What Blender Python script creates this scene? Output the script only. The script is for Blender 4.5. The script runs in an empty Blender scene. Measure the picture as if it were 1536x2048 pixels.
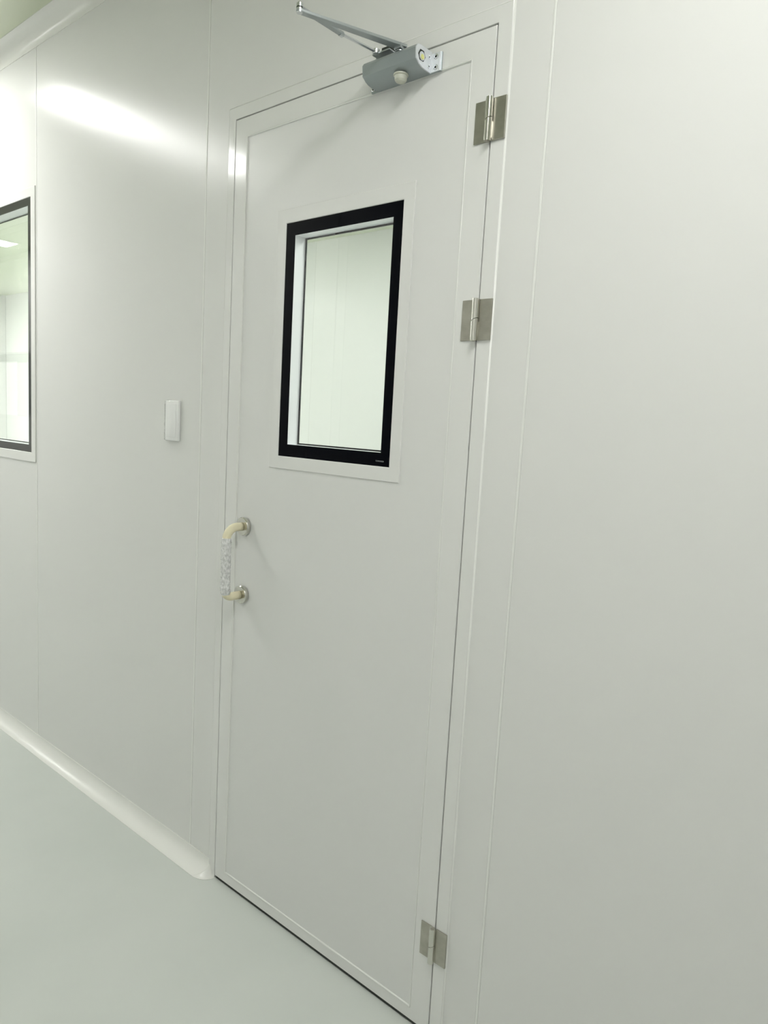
import bpy, bmesh, math, random
from mathutils import Vector, Matrix

S = bpy.context.scene
COL = S.collection
# ------------------------------------------------------------------ camera
cam_d = bpy.data.cameras.new('camera')
cam = bpy.data.objects.new('camera', cam_d)
COL.objects.link(cam)
cam_d.sensor_fit = 'VERTICAL'
cam_d.sensor_height = 36.0
cam_d.lens = 1442.26 / 2048 * 36.0
cam_d.clip_start = 0.02
YAW, PITCH, ROLL = 0.70816, -0.12155, 0.05583
fw = Vector((-math.sin(YAW) * math.cos(PITCH), math.cos(YAW) * math.cos(PITCH), math.sin(PITCH)))
r0 = Vector((math.cos(YAW), math.sin(YAW), 0))
u0 = r0.cross(fw)
rt = math.cos(ROLL) * r0 + math.sin(ROLL) * u0
up = -math.sin(ROLL) * r0 + math.cos(ROLL) * u0
M = Matrix((rt, up, -fw)).transposed().to_4x4()
M.translation = Vector((1.6083, -1.2072, 1.3461))
cam.matrix_world = M
S.camera = cam
# ------------------------------------------------------------------ world, exposure
w = bpy.data.worlds.new('world')
S.world = w
w.use_nodes = True
w.node_tree.nodes['Background'].inputs[0].default_value = (0.8, 0.85, 0.9, 1)
w.node_tree.nodes['Background'].inputs[1].default_value = 0.05
S.view_settings.view_transform = 'Standard'
S.view_settings.look = 'None'
S.view_settings.gamma = 1
S.view_settings.use_curve_mapping = False
S.view_settings.exposure = 0.0
LIGHT_CORRIDOR = 27.5        # emission of the corridor's ceiling panels
LIGHT_ROOM = 22.0           # emission of the lamps added to brighten the room behind the door
LIGHT_COLOR = (1.0, 0.995, 0.97)

# ------------------------------------------------------------------ materials
def sock(n, name): return n.inputs[name]
def mat(name, col, rough=0.5, metal=0.0, spec=0.5, coat=0.0, coat_rough=0.1, noise=None, bump=None):
    m = bpy.data.materials.new(name)
    m.use_nodes = True
    nt = m.node_tree
    b = nt.nodes['Principled BSDF']
    b.inputs['Base Color'].default_value = (*col, 1)
    b.inputs['Roughness'].default_value = rough
    b.inputs['Metallic'].default_value = metal
    b.inputs['Specular IOR Level'].default_value = spec
    b.inputs['Coat Weight'].default_value = coat
    b.inputs['Coat Roughness'].default_value = coat_rough
    tc = nt.nodes.new('ShaderNodeTexCoord')
    if noise:                       # (scale vector, colour2, detail)
        mp = nt.nodes.new('ShaderNodeMapping')
        mp.inputs['Scale'].default_value = noise[0]
        n = nt.nodes.new('ShaderNodeTexNoise')
        n.inputs['Scale'].default_value = 1
        n.inputs['Detail'].default_value = noise[2]
        mx = nt.nodes.new('ShaderNodeMix'); mx.data_type = 'RGBA'
        mx.inputs[6].default_value = (*col, 1)
        mx.inputs[7].default_value = (*noise[1], 1)
        rp = nt.nodes.new('ShaderNodeValToRGB')
        rp.color_ramp.elements[0].position = 0.38
        rp.color_ramp.elements[1].position = 0.68
        nt.links.new(tc.outputs['Object'], mp.inputs[0])
        nt.links.new(mp.outputs[0], n.inputs['Vector'])
        nt.links.new(n.outputs[0], rp.inputs[0])
        nt.links.new(rp.outputs[0], mx.inputs[0])
        nt.links.new(mx.outputs[2], b.inputs['Base Color'])
    if bump:                        # (scale vector, strength, distance)
        mp = nt.nodes.new('ShaderNodeMapping')
        mp.inputs['Scale'].default_value = bump[0]
        n = nt.nodes.new('ShaderNodeTexNoise')
        n.inputs['Scale'].default_value = 1
        n.inputs['Detail'].default_value = 3
        bp = nt.nodes.new('ShaderNodeBump')
        bp.inputs['Strength'].default_value = bump[1]
        bp.inputs['Distance'].default_value = bump[2]
        nt.links.new(tc.outputs['Object'], mp.inputs[0])
        nt.links.new(mp.outputs[0], n.inputs['Vector'])
        nt.links.new(n.outputs[0], bp.inputs['Height'])
        nt.links.new(bp.outputs[0], b.inputs['Normal'])
    return m

def glass(name, tint, rough=0.0, ior=1.5, bump=None):
    m = bpy.data.materials.new(name)
    m.use_nodes = True
    nt = m.node_tree
    nt.nodes.clear()
    o = nt.nodes.new('ShaderNodeOutputMaterial')
    t = nt.nodes.new('ShaderNodeBsdfTransparent'); t.inputs[0].default_value = (*tint, 1)
    g = nt.nodes.new('ShaderNodeBsdfGlossy'); g.inputs['Roughness'].default_value = rough
    # Schlick reflectance of a two-faced pane, the same from either side
    geo = nt.nodes.new('ShaderNodeNewGeometry')
    dt = nt.nodes.new('ShaderNodeVectorMath'); dt.operation = 'DOT_PRODUCT'
    nt.links.new(geo.outputs['Normal'], dt.inputs[0]); nt.links.new(geo.outputs['Incoming'], dt.inputs[1])
    def mth(op, a, b=None):
        n = nt.nodes.new('ShaderNodeMath'); n.operation = op
        for k, v in enumerate((a, b)):
            if v is None: continue
            if isinstance(v, (int, float)): n.inputs[k].default_value = v
            else: nt.links.new(v, n.inputs[k])
        return n.outputs[0]
    c = mth('ABSOLUTE', dt.outputs['Value'])
    f5 = mth('POWER', mth('SUBTRACT', 1.0, c), 5.0)
    r0 = 2 * ((ior - 1) / (ior + 1)) ** 2
    fr = mth('ADD', mth('MULTIPLY', f5, 1 - r0), r0)
    mx = nt.nodes.new('ShaderNodeMixShader')
    nt.links.new(fr, mx.inputs[0])
    nt.links.new(t.outputs[0], mx.inputs[1])
    nt.links.new(g.outputs[0], mx.inputs[2])
    nt.links.new(mx.outputs[0], o.inputs[0])
    if bump:
        tc = nt.nodes.new('ShaderNodeTexCoord')
        mp = nt.nodes.new('ShaderNodeMapping'); mp.inputs['Scale'].default_value = bump[0]
        n = nt.nodes.new('ShaderNodeTexNoise'); n.inputs['Scale'].default_value = 1
        bp = nt.nodes.new('ShaderNodeBump'); bp.inputs['Strength'].default_value = bump[1]
        bp.inputs['Distance'].default_value = bump[2]
        nt.links.new(tc.outputs['Object'], mp.inputs[0]); nt.links.new(mp.outputs[0], n.inputs['Vector'])
        nt.links.new(n.outputs[0], bp.inputs['Height'])
        nt.links.new(bp.outputs[0], g.inputs['Normal'])
    return m

def emit(name, col, k):
    m = bpy.data.materials.new(name)
    m.use_nodes = True
    nt = m.node_tree
    nt.nodes.clear()
    o = nt.nodes.new('ShaderNodeOutputMaterial')
    e = nt.nodes.new('ShaderNodeEmission')
    e.inputs[0].default_value = (*col, 1); e.inputs[1].default_value = k
    nt.links.new(e.outputs[0], o.inputs[0])
    return m

WALLC = (0.785, 0.79, 0.77)
PANEL = mat('coated steel wall panel', WALLC, 0.24, spec=0.18)
CEIL = mat('coated steel ceiling panel', (0.65, 0.70, 0.54), 0.25, spec=0.4)
ALU = mat('white powder coated aluminium', (0.80, 0.805, 0.785), 0.13, spec=0.5)
DOORP = mat('coated steel door sheet', (0.78, 0.785, 0.768), 0.3, spec=0.4)
COVE = mat('white plastic cove moulding', (0.85, 0.855, 0.82), 0.22, spec=0.5)
SILI = mat('white silicone', (0.85, 0.86, 0.83), 0.35)
FLOOR = mat('grey green epoxy floor', (0.62, 0.655, 0.62), 0.28, spec=0.45,
            noise=((1.6, 1.6, 1.6), (0.67, 0.70, 0.665), 3), bump=((9, 9, 9), 0.05, 0.003))
BLACK = mat('black printed glass border', (0.0015, 0.002, 0.004), 0.03, spec=0.05)
DARK = mat('dark seal and recess shade', (0.02, 0.025, 0.02), 0.6)  # also the painted shade of the door gap and closer recesses
DIMBOX = mat('dark grey green box', (0.16, 0.18, 0.13), 0.7)  # dark colour stands in for an unlit room
SPACER = mat('pale window reveal', (0.86, 0.88, 0.90), 0.3)
BLACKW = mat('black printed border of the wall window', (0.002, 0.003, 0.003), 0.06, spec=0.8)
PANE = glass('clear window glass', (0.97, 0.985, 0.975))
FILM = glass('protective film', (1.0, 1.0, 1.0), 0.2, 1.22, ((120, 120, 45), 0.5, 0.003))
STEEL = mat('brushed stainless steel', (0.50, 0.485, 0.43), 0.30, metal=1.0,
            noise=((30, 30, 45), (0.42, 0.40, 0.35), 3))
STEELB = mat('polished stainless steel', (0.66, 0.65, 0.60), 0.16, metal=1.0)
SILVER = mat('silver painted aluminium', (0.36, 0.40, 0.41), 0.33, metal=0.55, spec=0.5)
SILVERD = mat('satin silver arm metal', (0.40, 0.43, 0.44), 0.38, metal=0.75)
BRIGHT = mat('bright screw steel', (0.7, 0.72, 0.74), 0.2, metal=1.0)
CAPM = mat('pale grey plastic cap', (0.60, 0.61, 0.52), 0.35)
YELLOW = mat('yellow valve plug', (0.80, 0.80, 0.30), 0.4)
CREAM = mat('cream wrapped tube', (0.86, 0.80, 0.58), 0.42, bump=((60, 60, 25), 0.5, 0.002))
WRAP = mat('crinkled clear wrap', (0.60, 0.61, 0.60), 0.2, spec=0.8, coat=0.8,
           noise=((210, 210, 120), (0.98, 0.98, 0.98), 4), bump=((260, 260, 170), 0.6, 0.002))  # white mottling paints in the sparkle of the crinkled plastic
WHITEP = mat('white switch plastic', (0.93, 0.94, 0.93), 0.25)
PRINT = mat('grey printed lettering', (0.30, 0.32, 0.33), 0.5)
REFLECTOR = mat('white blind sheet', (0.92, 0.92, 0.92), 0.6)
LAMP_C = emit('corridor lamp diffuser', LIGHT_COLOR, LIGHT_CORRIDOR)
LAMP_R = emit('added room lamp diffuser', (0.98, 1.0, 0.97), LIGHT_ROOM)

# ------------------------------------------------------------------ helpers
def link(name, me, m=None, parent=None, smooth=False, kind=None):
    o = bpy.data.objects.new(name, me)
    COL.objects.link(o)
    if m: me.materials.append(m)
    if parent: o.parent = parent
    if smooth:
        for p in me.polygons: p.use_smooth = True
    if kind: o['kind'] = kind
    return o

def obj(name, bm, m=None, parent=None, smooth=False, kind=None, auto=None):
    bmesh.ops.recalc_face_normals(bm, faces=bm.faces)
    me = bpy.data.meshes.new(name)
    if auto is not None:
        for f in bm.faces: f.smooth = True
        for e in bm.edges:
            if len(e.link_faces) == 2 and e.calc_face_angle(0) > auto: e.smooth = False
    bm.to_mesh(me); bm.free()
    return link(name, me, m, parent, smooth, kind)

def empty(name, loc=(0, 0, 0), parent=None, kind=None):
    o = bpy.data.objects.new(name, None)
    COL.objects.link(o)
    o.location = loc
    o.empty_display_size = 0.1
    if parent: o.parent = parent
    if kind: o['kind'] = kind
    return o

def tag(o, label, cat, group=None):
    o['label'] = label; o['category'] = cat
    if group: o['group'] = group
    return o

def box(bm, x0, x1, y0, y1, z0, z1, bevel=0.0, seg=2):
    r = bmesh.ops.create_cube(bm, size=1)
    vs = r['verts']
    for v in vs:
        v.co = Vector((x0 + (v.co.x + .5) * (x1 - x0), y0 + (v.co.y + .5) * (y1 - y0), z0 + (v.co.z + .5) * (z1 - z0)))
    if bevel:
        es = list({e for v in vs for e in v.link_edges})
        bmesh.ops.bevel(bm, geom=es, offset=bevel, segments=seg, profile=0.6, affect='EDGES')
    return bm

def loops(bm, L, close=True, open_bottom=False):
    """L: list of rectangles (x0,x1,z0,z1,y); consecutive ones are bridged."""
    rings = []
    for x0, x1, z0, z1, y in L:
        rings.append([bm.verts.new(p) for p in ((x0, y, z0), (x0, y, z1), (x1, y, z1), (x1, y, z0))])
    n = len(rings)
    for i in range(n if close else n - 1):
        a, b = rings[i], rings[(i + 1) % n]
        for k in range(4):
            if open_bottom and k == 3: continue
            j = (k + 1) % 4
            bm.faces.new((a[k], a[j], b[j], b[k]))
    if open_bottom and close:
        bm.faces.new([r[0] for r in rings]); bm.faces.new([r[3] for r in rings])
    return rings

def prism(bm, prof, axis, a, b):
    """extrude closed 2-D profile along an axis; 'x': prof=(y,z), 'z': prof=(x,y), 'y': prof=(x,z)"""
    def P(p, t):
        return {'x': (t, p[0], p[1]), 'z': (p[0], p[1], t), 'y': (p[0], t, p[1])}[axis]
    A = [bm.verts.new(P(p, a)) for p in prof]; B = [bm.verts.new(P(p, b)) for p in prof]
    n = len(prof)
    for i in range(n):
        bm.faces.new((A[i], A[(i + 1) % n], B[(i + 1) % n], B[i]))
    bm.faces.new(A); bm.faces.new(B)

def cyl(bm, p0, p1, r0, r1=None, n=24, cap=True):
    r1 = r0 if r1 is None else r1
    p0 = Vector(p0); p1 = Vector(p1); d = (p1 - p0).normalized()
    a = Vector((0, 0, 1)) if abs(d.z) < .9 else Vector((1, 0, 0))
    u = d.cross(a).normalized(); v = d.cross(u)
    R = []
    for p, r in ((p0, r0), (p1, r1)):
        R.append([bm.verts.new(p + r * (math.cos(2 * math.pi * k / n) * u + math.sin(2 * math.pi * k / n) * v)) for k in range(n)])
    for k in range(n):
        bm.faces.new((R[0][k], R[0][(k + 1) % n], R[1][(k + 1) % n], R[1][k]))
    if cap: bm.faces.new(R[0]); bm.faces.new(R[1])

def lathe(bm, c, axis, prof, n=32):
    """prof: list of (radius, distance along axis)"""
    c = Vector(c); d = Vector(axis).normalized()
    a = Vector((0, 0, 1)) if abs(d.z) < .9 else Vector((1, 0, 0))
    u = d.cross(a).normalized(); v = d.cross(u)
    R = []
    for r, t in prof:
        R.append([bm.verts.new(c + d * t + r * (math.cos(2 * math.pi * k / n) * u + math.sin(2 * math.pi * k / n) * v)) for k in range(n)])
    for i in range(len(R) - 1):
        for k in range(n):
            bm.faces.new((R[i][k], R[i][(k + 1) % n], R[i + 1][(k + 1) % n], R[i + 1][k]))
    bm.faces.new(R[0]); bm.faces.new(R[-1])

def tube(bm, pts, rad, n=20, jitter=0.0, rnd=None):
    pts = [Vector(p) for p in pts]
    rings = []
    ref = Vector((1, 0, 0))
    for i, p in enumerate(pts):
        d = (pts[min(i + 1, len(pts) - 1)] - pts[max(i - 1, 0)]).normalized()
        u = (ref - d * ref.dot(d)).normalized(); v = d.cross(u)
        r = rad(i) if callable(rad) else rad
        rings.append([bm.verts.new(p + (r + (rnd.uniform(-jitter, jitter) if rnd else 0)) *
                     (math.cos(2 * math.pi * k / n) * u + math.sin(2 * math.pi * k / n) * v)) for k in range(n)])
    for i in range(len(rings) - 1):
        for k in range(n):
            bm.faces.new((rings[i][k], rings[i][(k + 1) % n], rings[i + 1][(k + 1) % n], rings[i + 1][k]))
    bm.faces.new(rings[0]); bm.faces.new(rings[-1])

# ------------------------------------------------------------------ dimensions
WY = 0.004            # face of the wall panels; door leaf and frames stand at y = 0
WT = 0.05             # wall thickness
CZ = 2.655            # ceiling height
XL, XR = -8.0, 3.0    # ends of the corridor
YB = -1.6             # face of the opposite wall
YF = 2.6              # far wall of the room behind the door
GAP = 0.004

def panel_plain(name, x0, x1, z0, z1, y, t, parent, m=PANEL, bev=0.0015):
    bm = bmesh.new()
    s = 1 if t > 0 else -1
    loops(bm, [(x0, x1, z0, z1, y + t), (x0, x1, z0, z1, y + s * bev), (x0 + bev, x1 - bev, z0, z1, y)], close=False)
    bm.faces.ensure_lookup_table()
    vs = list(bm.verts)
    bm.faces.new(vs[0:4]); bm.faces.new(vs[8:12])
    return obj(name, bm, m, parent)

def panel_hole(name, x0, x1, z0, z1, h, y, t, parent, m=PANEL, open_bottom=False, bev=0.0015):
    bm = bmesh.new()
    s = 1 if t > 0 else -1
    hx0, hx1, hz0, hz1 = h
    loops(bm, [(x0, x1, z0, z1, y + t), (x0, x1, z0, z1, y + s * bev), (x0 + bev, x1 - bev, z0, z1, y),
               (hx0, hx1, hz0, hz1, y), (hx0, hx1, hz0, hz1, y + t)], open_bottom=open_bottom)
    return obj(name, bm, m, parent)

def bead(x, y, z0, z1, parent, s=-1):
    """half-round silicone bead standing in the joint between two panels"""
    bm = bmesh.new()
    r = GAP / 2 + 0.0008
    prof = [(x - r, y + 0.002 * -s), (x - r, y)] + [(x - r * math.cos(a), y + s * 0.0013 * math.sin(a)) for a in
            [math.pi * k / 6 for k in range(1, 6)]] + [(x + r, y), (x + r, y + 0.002 * -s)]
    prism(bm, prof, 'z', z0, z1)
    return obj('joint_bead', bm, SILI, parent)

# ------------------------------------------------------------------ floor and ceiling
bm = bmesh.new(); box(bm, XL - .1, XR + .1, YB - .1, YF + .1, -0.1, 0.0)
obj('floor', bm, FLOOR, kind='structure')
bm = bmesh.new(); box(bm, XL - .1, XR + .1, YB - .1, YF + .1, CZ, CZ + 0.08)
obj('ceiling', bm, CEIL, kind='structure')

# ------------------------------------------------------------------ the door wall, panel by panel
wb = empty('wall_back', (0, WY, 0), kind='structure')
def child_of(parent, o):
    o.matrix_parent_inverse = parent.matrix_basis.inverted() if parent.parent is None else (parent.parent.matrix_basis @ parent.matrix_basis).inverted()
    return o
seams = [XR, 1.937, 0.9047, -0.1297, -1.171, -2.206, -3.24, -4.274, -5.308, -6.342, -7.376, XL]
DOOR_HOLE = (-0.0272, 0.8185, 0.0, 2.1304)
WIN_HOLE = (-2.183, -1.186, 1.135, 2.124)
for i in range(len(seams) - 1):
    x1, x0 = seams[i] - GAP / 2, seams[i + 1] + GAP / 2
    if i == 2:
        o = panel_hole('wall_panel', x0, x1, 0, CZ, DOOR_HOLE, WY, WT, wb, open_bottom=True)
    elif i == 4:
        o = panel_hole('wall_panel', x0, x1, 0, CZ, WIN_HOLE, WY, WT, wb)
    elif i == 8:
        o = panel_plain('wall_panel', x0, x1, 0, CZ, WY, WT, wb)
    else:
        o = panel_plain('wall_panel', x0, x1, 0, CZ, WY, WT, wb)
    child_of(wb, o)
    if 0 < i + 1 < len(seams) - 1:
        child_of(wb, bead(seams[i + 1], WY, 0.03, 2.62, wb))

# opposite wall, with a window far left, half behind an added white sheet
wf = empty('wall_front', (0, YB, 0), kind='structure')
WIN3 = (-6.30, -4.98, 1.235, 1.80)
fs = [XR, 1.9, 0.86, -0.18, -1.22, -2.26, -3.3, -4.34, -6.6, -7.3, XL]
for i in range(len(fs) - 1):
    x1, x0 = fs[i] - GAP / 2, fs[i + 1] + GAP / 2
    if i == 7:
        o = panel_hole('wall_panel', x0, x1, 0, CZ, WIN3, YB, -WT, wf)
    else:
        o = panel_plain('wall_panel', x0, x1, 0, CZ, YB, -WT, wf)
    child_of(wf, o)
# ends and far wall
for name, x0, x1, y0, y1 in (('wall_left', XL - .05, XL, YB, YF), ('wall_right', XR, XR + .05, YB, YF),
                             ):
    bm = bmesh.new(); box(bm, x0, x1, y0, y1, 0, CZ); obj(name, bm, PANEL, kind='structure')
wr = empty('wall_far', (0, YF, 0), kind='structure')
fw_s = [XL, -7.2, -5.2, -3.2, -1.2, 0.8, XR]
for i in range(len(fw_s) - 1):
    child_of(wr, panel_plain('wall_panel', fw_s[i] + .002, fw_s[i + 1] - .002, 0, CZ, YF, 0.05, wr))
# dark box added behind the opposite window for its dark mirrored patch
bm = bmesh.new()
box(bm, -6.7, -4.2, YB - 1.6, YB - 1.55, 0.9, 2.2); box(bm, -6.7, -6.65, YB - 1.55, YB - .06, 0.9, 2.2)
box(bm, -4.25, -4.2, YB - 1.55, YB - .06, 0.9, 2.2); box(bm, -6.7, -4.2, YB - 1.6, YB - .06, 2.2, 2.25)
box(bm, -6.7, -4.2, YB - 1.6, YB - .06, 0.85, 0.9)
obj('added_dark_box', bm, DIMBOX, kind='structure')

# ------------------------------------------------------------------ cove mouldings
def cove_profile(R, s=1, lip=0.0012):
    """concave quarter between wall (y=WY) and a horizontal surface; (y,z) with z from surface"""
    pts = [(WY, 0.0), (WY - R, 0.0), (WY - R, lip)]
    n = 10
    for k in range(n + 1):
        a = math.pi / 2 * k / n
        pts.append((WY - R + (R - 0.002) * math.sin(a) * 1.0 + 0.0, lip + (R - 0.001) * (1 - math.cos(a))))
    pts += [(WY - 0.002, R + 0.002), (WY, R + 0.002)]
    return pts
CR = 0.053
cp = [(y, CZ - z) for y, z in cove_profile(CR)]
bm = bmesh.new(); prism(bm, cp, 'x', XL, XR)
obj('trim_1', bm, COVE, kind='structure', auto=0.6)
# lower cove left of the door, with its rounded return at the door frame
BR = 0.045
bpz = [(y, z) for y, z in cove_profile(BR)]
def bead_profile():
    return bpz
bsk = empty('baseboard_left', (-0.05, WY, 0), kind='structure')
CX = -0.0200
bm = bmesh.new(); prism(bm, bead_profile(), 'x', XL, CX - 0.0006)
for v in bm.verts:
    if v.co.x > -1: v.co.x -= 0.8 * (WY - v.co.y)      # mitred end
child_of(bsk, obj('cove_strip', bm, COVE, bsk, auto=0.6))
bm = bmesh.new()   # return piece: the cove profile turned into the wall
n = 14; rings = []
for k in range(n + 1):
    a = math.pi / 2 * k / n
    rings.append([bm.verts.new((CX - 0.8 * (WY - y) + 1.25 * (WY - y) * math.sin(a), WY - (WY - y) * math.cos(a), z)) for y, z in bpz[1:-1]])
for k in range(n):
    for j in range(len(rings[0]) - 1):
        bm.faces.new((rings[k][j], rings[k][j + 1], rings[k + 1][j + 1], rings[k + 1][j]))
child_of(bsk, obj('end_return', bm, COVE, bsk, auto=0.6))
bm = bmesh.new(); prism(bm, bead_profile(), 'x', 0.8225, XR)
bsr = obj('baseboard_right', bm, COVE, kind='structure', auto=0.6)

# ------------------------------------------------------------------ ceiling lights
def light_panel(x, y, wx, wy, lm, label, group):
    t = empty('ceiling_light', (x, y, CZ))
    tag(t, label, 'light', group)
    bm = bmesh.new()
    # frame in the xy-plane
    zz = [(wx / 2 + .012, wy / 2 + .012, 0.0), (wx / 2 + .012, wy / 2 + .012, -.010), (wx / 2, wy / 2, -.010), (wx / 2, wy / 2, 0.0)]
    R = [[bm.verts.new((a * sx, b * sy, z)) for sx, sy in ((-1, -1), (-1, 1), (1, 1), (1, -1))] for a, b, z in zz]
    for i in range(4):
        for k in range(4):
            bm.faces.new((R[i][k], R[i][(k + 1) % 4], R[(i + 1) % 4][(k + 1) % 4], R[(i + 1) % 4][k]))
    obj('light_frame', bm, ALU, t)
    bm = bmesh.new(); box(bm, -wx / 2, wx / 2, -wy / 2, wy / 2, -.008, -.002)
    obj('diffuser', bm, lm, t)
for x, wh in ((-1.63, 'above the corridor left of the door'), (1.50, 'above the corridor right of the door'),
              (-4.88, 'far along the corridor above the left window'), (-7.2, 'at the corridor end')):
    right = x > 0
    light_panel(x, -0.90 if right else -0.79, 0.24, 0.90 if right else 1.06, LAMP_C, 'long white ceiling panel light ' + wh, 'corridor ceiling lights')
for x, y, ly, wh in ((-1.5, 1.3, 0.45, 'behind the left window'), (1.3, 1.3, 0.9, 'right behind the door'), (-4.4, 0.6, 0.9, 'further left by the door wall'),
                 (-5.9, 0.75, 1.2, 'left of the middle'), (-7.2, 0.85, 0.9, 'at the far left end')):
    light_panel(x, y, 0.6, ly, LAMP_R, 'white panel light added unseen in the back room ' + wh, 'added back room lights')  # unseen lamps added to brighten the view through the windows

# ------------------------------------------------------------------ glazing shared by door window and wall windows
def glazing(parent, fo, bo, bi, thick, recess=0.0015, base=0.003, s=1, y0=0.0, rear=True, lv='window_frame', m_frame=ALU, black=BLACK):
    """fo frame outer, bo black border outer, bi clear opening (x0,x1,z0,z1); y0 front of the frame"""
    def Y(d): return y0 + s * d
    def ring(L): return [(*r, Y(d)) for r, d in L]
    def off(r, o): return (r[0] + o, r[1] - o, r[2] + o, r[3] - o)
    P = []
    bm = bmesh.new()
    loops(bm, ring([(fo, base), (fo, 0.0012), (off(fo, 0.0012), 0), (off(bo, -0.0012), 0), (bo, 0.0012), (bo, base)]))
    P.append(obj(lv, bm, m_frame, parent))
    bm = bmesh.new()
    loops(bm, ring([(off(bo, 0.0003), recess), (bi, recess), (bi, recess + 0.0015), (off(bo, 0.0003), recess + 0.0015)]))
    P.append(obj('glass_border', bm, black, parent))
    bm = bmesh.new()
    a = bi
    vs = [bm.verts.new(p) for p in ((a[0], Y(recess + .0008), a[2]), (a[0], Y(recess + .0008), a[3]), (a[1], Y(recess + .0008), a[3]), (a[1], Y(recess + .0008), a[2]))]
    bm.faces.new(vs)
    P.append(obj('pane', bm, PANE, parent))
    # reveal lining
    bm = bmesh.new()
    o = off(bi, -0.002)
    loops(bm, ring([(bi, recess + .002), (bi, thick - .004), (o, thick - .004), (o, recess + .002)]))
    P.append(obj('reveal', bm, SPACER, parent))
    if rear:
        bm = bmesh.new()
        b2 = off(bi, 0.0036)
        loops(bm, ring([(off(bi, -0.02), thick - .004), (b2, thick - .004), (b2, thick - .001), (off(bi, -0.02), thick - .001)]))
        P.append(obj('rear_border', bm, BLACK, parent))
        bm = bmesh.new()
        a = b2
        vs = [bm.verts.new(p) for p in ((a[0], Y(thick - .002), a[2]), (a[0], Y(thick - .002), a[3]), (a[1], Y(thick - .002), a[3]), (a[1], Y(thick - .002), a[2]))]
        bm.faces.new(vs)
        P.append(obj('rear_pane', bm, PANE, parent))
    return P

# window in the wall left of the door
w1 = empty('window_1', (-1.68, WY, 1.127), kind='structure')
for o in glazing(w1, (-2.190, -1.1775, 1.1268, 2.1325), (-2.155, -1.2125, 1.1630, 2.0995),
                 (-2.130, -1.2372, 1.1915, 2.0710), 0.054, base=0.0035, black=BLACKW): child_of(w1, o)
# window of the opposite wall (only seen mirrored in the glass)
w3 = empty('window_3', (-5.64, YB, 1.2), kind='structure')
for o in glazing(w3, (-6.33, -4.95, 1.205, 1.83), (-6.30, -4.98, 1.235, 1.80), (-6.27, -4.985, 1.24, 1.795),
                 0.04, s=-1, y0=YB + .004, rear=False): child_of(w3, o)
bm = bmesh.new(); box(bm, -6.29, -5.235, YB + .0045, YB + .006, 1.235, 1.72)
child_of(w3, obj('reflector', bm, REFLECTOR, w3))  # white sheet added to mirror as a bright patch in the left window

# ------------------------------------------------------------------ the door
LX0, LX1, LZ0, LZ1, LT = 0.0013, 0.7862, 0.0105, 2.0985, 0.040
d1 = empty('door_1', (0.394, 0, 0), kind='structure')
def D(o): return child_of(d1, o)
# frame
bm = bmesh.new()
FO = (-0.0285, 0.8198, 0.0, 2.1317); FI = (-0.0012, 0.7892, 0.0, 2.1012)
def off3(r, o): return (r[0] + o, r[1] - o, r[2], r[3] - o)
loops(bm, [(*off3(FO, 0), 0.0035), (*off3(FO, 0), 0.001), (*off3(FO, .001), 0), (*off3(FI, -.0008), 0), (*off3(FI, 0), .0008),
           (*off3(FI, 0), .045), (*off3(FI, -.0245), .045), (*off3(FI, -.0245), 0.0035)], open_bottom=True)
D(obj('door_frame', bm, ALU, d1))
bm = bmesh.new()   # caulked edge between frame and wall panel
loops(bm, [(*off3(FO, -.0001), 0.0006), (*off3(FO, -.0022), 0.0018), (*off3(FO, -.0030), 0.0040), (*off3(FO, -.0001), 0.0040)], open_bottom=True)
D(obj('caulk_bead', bm, SILI, d1, auto=1.0))
bm = bmesh.new()   # rebate behind the leaf, seen in the thin gap
loops(bm, [(*off3(FI, 0.0), .030), (*off3(FI, .0001), .044), (*off3(FI, 0.012), .0445), (*off3(FI, 0.012), .0415), (*off3(FI, 0.0), .0415)], open_bottom=True)
D(obj('rebate_seal', bm, DARK, d1))
# leaf border (pressed aluminium edge)
leaf = empty('leaf', (0, 0, 0), d1)
leaf.matrix_parent_inverse = d1.matrix_basis.inverted()
def Lf(o):
    o.matrix_parent_inverse = leaf.matrix_basis.inverted() if False else Matrix.Identity(4)
    return o
IN = (0.0490, 0.7325, 0.0410, 2.0500)       # inner field
def offs(r, o): return (r[0] + o, r[1] - o, r[2] + o, r[3] - o)
LO = (LX0, LX1, LZ0, LZ1)
WF = (0.1775, 0.6110, 1.2195, 1.8500)       # window trim, outer
HOLE = offs(WF, 0.008)
bm = bmesh.new()
loops(bm, [(*LO, LT), (*LO, .001), (*offs(LO, .001), 0), (*offs(IN, -.0023), 0), (*offs(IN, -.0023), .0032), (*IN, .0032), (*IN, .006), (*offs(IN, -.02), .006), (*offs(IN, -.02), LT)])
Lf(obj('leaf_border', bm, ALU, leaf))
bm = bmesh.new()
loops(bm, [(*offs(IN, .0001), LT), (*offs(IN, .0001), .0026), (*HOLE, .0026), (*HOLE, LT)])
Lf(obj('leaf_sheet', bm, DOORP, leaf))
bm = bmesh.new()   # thin pale bead round the inner field
loops(bm, [(*offs(IN, -.0022), 0.0004), (*offs(IN, -.0014), -.0006), (*offs(IN, -.0004), -.0009), (*offs(IN, .0006), -.0004), (*offs(IN, .0014), .0030), (*offs(IN, -.0022), .0030)])
Lf(obj('field_bead', bm, SILI, leaf, auto=1.0))
wd = glazing(leaf, WF, (0.2110, 0.5808, 1.2512, 1.8160), (0.2418, 0.5540, 1.2820, 1.7853), 0.040, base=0.0026)
for o in wd: Lf(o)
wd[0].location.y = 0
bm = bmesh.new(); box(bm, LX0 + .002, LX1 - .002, .004, .030, 0.0008, LZ0 + .001)
Lf(obj('bottom_seal_shade', bm, DARK, leaf))  # dark strip under the leaf; the gap's shade is put into its colour
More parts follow.
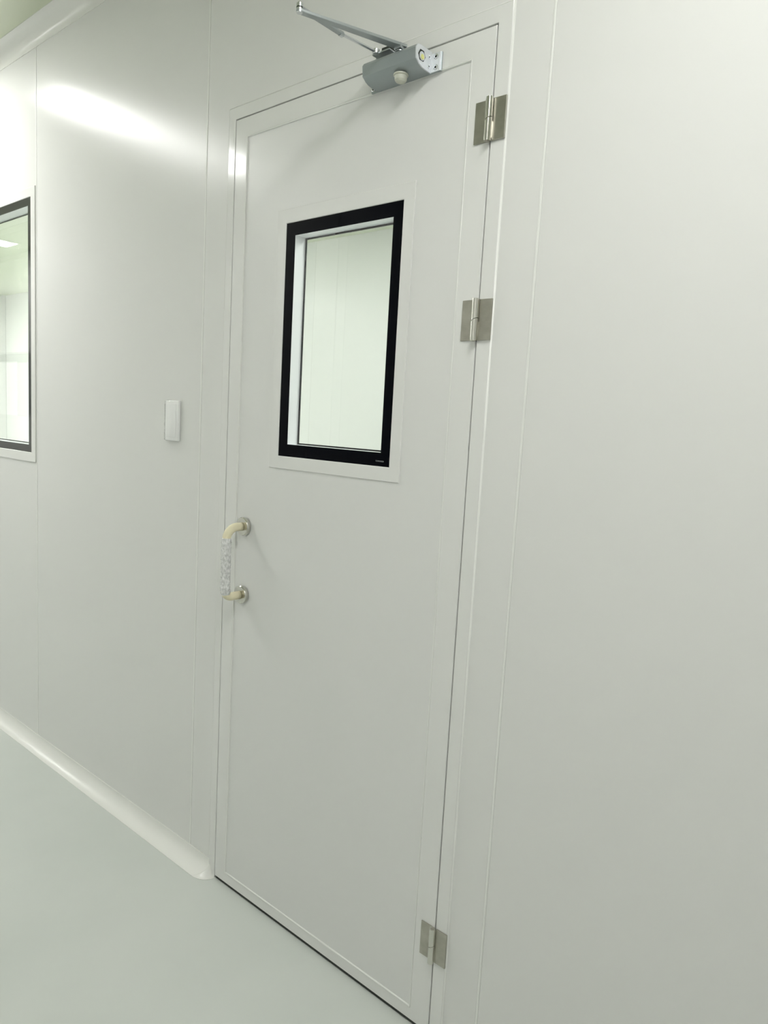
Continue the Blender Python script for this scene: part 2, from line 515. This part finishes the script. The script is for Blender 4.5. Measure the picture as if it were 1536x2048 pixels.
# etched mark on the lower right of the black border
cu = bpy.data.curves.new('mark', 'FONT'); cu.body = 'TEMPERED'; cu.size = 0.0043; cu.extrude = 0.0001
cu.space_character = 1.25; cu.align_x = 'CENTER'
to = bpy.data.objects.new('mark_tmp', cu); COL.objects.link(to)
bpy.context.view_layer.update()
me = bpy.data.meshes.new_from_object(to)
bpy.data.objects.remove(to)
me.transform(Matrix.Translation((0.5520, 0.0013, 1.2615)) @ Matrix.Rotation(math.pi / 2, 4, 'X'))
me.materials.clear()
Lf(link('printed_mark', me, PRINT, leaf))
leaf['label'] = 'pale flush leaf with black bordered window'

# hinges
def knuckle(bm, x, y, r, z0, z1, slant0, slant1, n=24):
    A = []; B = []; a2 = []; b2 = []
    for k in range(n):
        c, s_ = math.cos(2 * math.pi * k / n), math.sin(2 * math.pi * k / n)
        A.append(bm.verts.new((x + r * c, y + r * s_, z0 + slant0 * r * c)))
        B.append(bm.verts.new((x + r * c, y + r * s_, z1 + slant1 * r * c)))
    for k in range(n):
        bm.faces.new((A[k], A[(k + 1) % n], B[(k + 1) % n], B[k]))
    bm.faces.new(A); bm.faces.new(B)
def hinge(zc, h):
    e = empty('hinge', (0.788, 0, zc), d1)
    e.matrix_parent_inverse = d1.matrix_basis.inverted()
    bm = bmesh.new(); box(bm, -0.0365, -0.006, -0.0028, -0.0001, -h / 2, h / 2, 0.0005, 1)
    obj('hinge_plate', bm, STEEL, e)
    bm = bmesh.new(); box(bm, 0.0045, 0.0335, -0.0042, -0.0001, -h / 2, h / 2, 0.0006, 1)
    obj('hinge_plate', bm, STEEL, e)
    kx, ky, kr = -0.0010, -0.0085, 0.0070
    bm = bmesh.new(); knuckle(bm, kx, ky, kr, 0.0005, h / 2 + .001, 0.45, 0)
    box(bm, -0.010, -0.0055, -0.0085, -0.001, 0.0035, h / 2, 0)
    obj('knuckle', bm, STEELB, e, auto=0.6)
    bm = bmesh.new(); knuckle(bm, kx, ky, kr, -h / 2 - .001, -0.0008, 0, 0.45)
    box(bm, 0.0030, 0.0058, -0.0085, -0.002, -h / 2 + .004, -0.004, 0)
    obj('knuckle', bm, STEELB, e, auto=0.6)
    bm = bmesh.new(); cyl(bm, (kx, ky, -h / 2 - .0022), (kx, ky, h / 2 + .0015), 0.0045)
    obj('pin', bm, STEEL, e, auto=0.6)
    return e
hinge(1.928, 0.0765); hinge(1.5575, 0.0785); hinge(0.2255, 0.0780)

# handle
hd = empty('door_handle', (0.088, 0, 0.9610), d1)
hd.matrix_parent_inverse = d1.matrix_basis.inverted()
hd['label'] = 'steel pull handle still in cream and clear wrapping'
HZ = 0.0930
for s in (1, -1):
    bm = bmesh.new()
    lathe(bm, (0, -0.0001, s * HZ), (0, -1, 0), [(0.0243, 0), (0.0248, 0.002), (0.0248, 0.0085), (0.0232, 0.0105), (0.013, 0.0110), (0.013, 0.0108)], 40)
    obj('rose', bm, STEELB, hd, auto=0.5)
path = []
def arc(c, r, a0, a1, n=10):
    return [(0, c[0] + r * math.cos(a0 + (a1 - a0) * k / n), c[1] + r * math.sin(a0 + (a1 - a0) * k / n)) for k in range(n + 1)]
RB = 0.032; GY = -0.0585
top = [(0, -0.0125, HZ), (0, -0.020, HZ)] + arc((GY + RB, HZ - RB), RB, math.pi / 2, math.pi, 12) + [(0, GY, HZ - RB - .006), (0, GY, 0.03)]
RC = 0.021
bot = [(0, -0.0125, -HZ), (0, -0.030, -HZ)] + arc((GY + RC, -HZ + RC), RC, -math.pi / 2, -math.pi, 12) + [(0, GY, -HZ + RC + .005), (0, GY, 0.03)]
rnd = random.Random(4)
bm = bmesh.new(); tube(bm, top, 0.0112, 24, 0.0003, rnd)
obj('wrapped_bend', bm, CREAM, hd, True)
bm = bmesh.new(); tube(bm, bot, 0.0112, 24, 0.0003, rnd)
obj('wrapped_bend', bm, CREAM, hd, True)
bm = bmesh.new()
zt, zb = 0.066, -0.083
N = 70
tube(bm, [(0.0002, GY + (0.006 * ((0.0 if i > 6 else (6 - i) / 6.0)) ** 2), zb + (zt - zb) * i / N) for i in range(N + 1)],
     lambda i: 0.01265 + 0.0005 * math.sin(i * 0.9) + (0 if 1 < i < N - 1 else -.0006), 28, 0.0008, rnd)
obj('plastic_wrap', bm, WRAP, hd, True)

# ------------------------------------------------------------------ door closer (a thing of its own, screwed on the leaf)
cl = empty('door_closer', (0.5645, 0, 2.068))
tag(cl, 'silver overhead door closer with folded arm, screwed on top of the pale door', 'door closer')
def C(o):
    o.matrix_parent_inverse = cl.matrix_basis.inverted(); return o
bm = bmesh.new(); box(bm, 0.4765, 0.6625, -0.0045, -0.0002, 2.0480, 2.0845, 0.0006, 1)
C(obj('mounting_plate', bm, SILVER, cl))
prof = [(-.0045, 2.0482), (-.024, 2.0487), (-.034, 2.0500), (-.043, 2.0535), (-.0495, 2.0585), (-.0525, 2.0600), (-.0545, 2.0800),
        (-.0500, 2.0865), (-.0400, 2.0885), (-.0045, 2.0885)]
bm = bmesh.new(); prism(bm, prof, 'x', 0.4965, 0.6350)
C(obj('body', bm, SILVER, cl, auto=0.5))
ENDM = mat('lit silver end cap', (0.72, 0.75, 0.78), 0.35, metal=0.3)  # paler silver: the light on this end is put into the colour
def capprof(o): 
    cy, cz = -.028, 2.068
    return [(cy + (y - cy) * o, cz + (z - cz) * o) for y, z in prof]
bm = bmesh.new(); prism(bm, [(y, z) for y, z in prof], 'x', 0.6351, 0.6376)
C(obj('end_cap', bm, ENDM, cl))
bm = bmesh.new(); prism(bm, [(y, z) for y, z in prof], 'x', 0.4940, 0.4964)
C(obj('end_cap', bm, SILVER, cl))
bm = bmesh.new(); box(bm, 0.6377, 0.6610, -0.0062, -0.0046, 2.0485, 2.0840, 0.0004, 1)
C(obj('fixing_tab', bm, ENDM, cl))
# flat dark hexagon painting the shade of a recess, with yellow valve
bm = bmesh.new(); cyl(bm, (0.6377, -0.0365, 2.0700), (0.6380, -0.0365, 2.0700), 0.0115, n=6)
C(obj('hex_recess_shade', bm, DARK, cl))
bm = bmesh.new(); cyl(bm, (0.6380, -0.0360, 2.0690), (0.6386, -0.0360, 2.0690), 0.0082, n=20)
C(obj('valve_ring', bm, ENDM, cl, auto=.6))
bm = bmesh.new(); cyl(bm, (0.6386, -0.0352, 2.0675), (0.6392, -0.0352, 2.0675), 0.0050, n=16)
C(obj('valve_plug', bm, YELLOW, cl, auto=.6))
def screw(c, ax, r):
    c = Vector(c); a = Vector(ax)
    bm = bmesh.new(); lathe(bm, c, a, [(r, 0), (r, .0006), (r * .75, .0011), (r * .5, .0011), (r * .45, .0004)], 18)
    o = C(obj('screw', bm, BRIGHT, cl, auto=.5))
    bm = bmesh.new(); cyl(bm, c + a * .0004, c + a * .0009, r * .42, n=6)
    C(obj('screw_recess_shade', bm, DARK, cl))  # dark plug paints the shade inside the screw head
for z in (2.0565, 2.0765): screw((0.6500, -0.0062, z), (0, -1, 0), 0.0052)
for z in (2.0580, 2.0760): screw((0.6376, -0.0130, z), (1, 0, 0), 0.0036)
screw((0.4815, -0.0045, 2.0550), (0, -1, 0), 0.0040)
# spindle cap under the body
bm = bmesh.new(); lathe(bm, (0.5830, -0.0330, 2.0495), (0, 0, -1), [(0.0155, 0), (0.0155, .0025), (0.0132, .0035), (0.0125, .0110), (0.0095, .0145), (0.004, .0155)], 16)
C(obj('spindle_cap', bm, CAPM, cl, auto=.5))
# spindle hub above the body
SP = (0.5830, -0.0400)
bm = bmesh.new(); lathe(bm, (SP[0], SP[1], 2.0885), (0, 0, 1), [(0.010, 0), (0.010, .002), (0.0065, .003), (0.0065, .006)], 20)
box(bm, SP[0] - .0075, SP[0] + .0085, SP[1] - .0095, SP[1] + .0095, 2.0925, 2.1030, .0012, 2)
C(obj('spindle_hub', bm, SILVERD, cl, auto=.6))
# main arm: tapered flat bar from the spindle to the elbow
def bar(name, pts, z0, z1, m, bev=.0006):
    bm = bmesh.new(); prism(bm, pts, 'z', z0, z1)
    bmesh.ops.bevel(bm, geom=list(bm.edges), offset=bev, segments=1, affect='EDGES')
    return C(obj(name, bm, m, cl))
def taper(p, q, wp, wq, ext=0.006, n=6):
    p = Vector(p); q = Vector(q); d = (q - p).normalized(); s_ = Vector((-d.y, d.x))
    pts = []
    for k in range(n + 1):
        a = -math.pi / 2 - math.pi * k / n
        pts.append(p + wp * (math.cos(a) * d - math.sin(a) * -1 * s_ * -1))
    pts2 = []
    for k in range(n + 1):
        a = math.pi / 2 - math.pi * k / n
        pts2.append(q + wq * (math.cos(a) * d + math.sin(a) * s_))
    # order: around p (back side) then around q
    back = [p + wp * (math.cos(a) * d + math.sin(a) * s_) for a in [-math.pi / 2 - math.pi * k / n for k in range(n + 1)]]
    return [tuple(v) for v in back + pts2]
EL = (0.5080, -0.2440)
ta = taper(SP, EL, 0.0105, 0.0065)
dd = (Vector(EL) - Vector(SP)).normalized(); ss = Vector((-dd.y, dd.x)); sp = Vector(SP)
ta = [tuple(sp - dd * .0105 - ss * .0105), tuple(sp - dd * .0105 + ss * .0105)] + ta[7:]
bar('main_arm', ta, 2.0975, 2.1030, SILVERD)
bm = bmesh.new(); cyl(bm, (EL[0], EL[1], 2.1049), (EL[0], EL[1], 2.1071), 0.0064, n=20)
C(obj('elbow_washer', bm, DARK, cl, auto=.6))
bm = bmesh.new(); lathe(bm, (EL[0], EL[1], 2.0965), (0, 0, 1), [(0.0055, 0), (0.0062, .001), (0.0062, .0085), (0.0045, .0085), (0.0045, .0105), (0.0062, .0105), (0.0062, .0165), (0.0040, .0190)], 20)
C(obj('elbow_pivot', bm, BRIGHT, cl, auto=.5))
NU = (0.5080, -0.1340)
bar('second_arm', taper(EL, NU, 0.0055, 0.0060), 2.1045, 2.1085, SILVERD)
bm = bmesh.new(); cyl(bm, (NU[0], NU[1] - .004, 2.1065), (NU[0], NU[1] + .005, 2.1065), 0.0058, n=6)
C(obj('adjusting_nut', bm, BRIGHT, cl))
RE = (0.5170, -0.0430)
bm = bmesh.new(); cyl(bm, (NU[0], NU[1], 2.1065), (RE[0], RE[1], 2.1080), 0.0030, n=14)
C(obj('arm_rod', bm, BRIGHT, cl, auto=.6))
# shoe on the frame header
bm = bmesh.new(); box(bm, 0.4830, 0.5520, -0.0035, -0.0002, 2.1045, 2.1290, .0006, 1)
box(bm, 0.5050, 0.5520, -0.0380, -0.0035, 2.1045, 2.1070, 0)
C(obj('frame_shoe', bm, SILVERD, cl))
bm = bmesh.new(); lathe(bm, (RE[0], RE[1] + .003, 2.1035), (0, 0, 1), [(0.0065, 0), (0.0072, .001), (0.0072, .0085), (0.005, .010)], 18)
C(obj('shoe_pivot', bm, BRIGHT, cl, auto=.5))
bm = bmesh.new(); box(bm, 0.5230, 0.5520, -0.0300, -0.0110, 2.1071, 2.1175, .0008, 1)
C(obj('shoe_block', bm, DARK, cl))
screw((0.5521, -0.0220, 2.1120), (1, 0, 0), 0.0038)

# ------------------------------------------------------------------ wall switch, still under its film
sw = empty('wall_switch', (-0.2600, WY, 1.3205))
tag(sw, 'narrow white wall switch still under clear film, on the panel left of the door', 'switch')
bm = bmesh.new(); box(bm, -0.0330, 0.0330, -0.0090, -0.0002, -0.0585, 0.0585, 0.0025, 3)
obj('switch_plate', bm, WHITEP, sw, auto=0.7)
bm = bmesh.new(); box(bm, -0.0225, 0.0225, -0.0112, -0.0088, -0.0480, 0.0480, 0.0010, 2)
obj('rocker', bm, WHITEP, sw, auto=0.7)
bm = bmesh.new()   # wrinkled film
rnd = random.Random(9)
nx, nz = 16, 26
g = [[bm.verts.new((-0.0350 + 0.070 * i / nx, -0.0135 + rnd.uniform(-.0009, .0009) + (0.012 if i in (0, nx) or j in (0, nz) else 0),
                    -0.0605 + 0.121 * j / nz + rnd.uniform(-.0005, .0005))) for j in range(nz + 1)] for i in range(nx + 1)]
for i in range(nx):
    for j in range(nz):
        bm.faces.new((g[i][j], g[i + 1][j], g[i + 1][j + 1], g[i][j + 1]))
obj('film_cover', bm, FILM, sw, True)
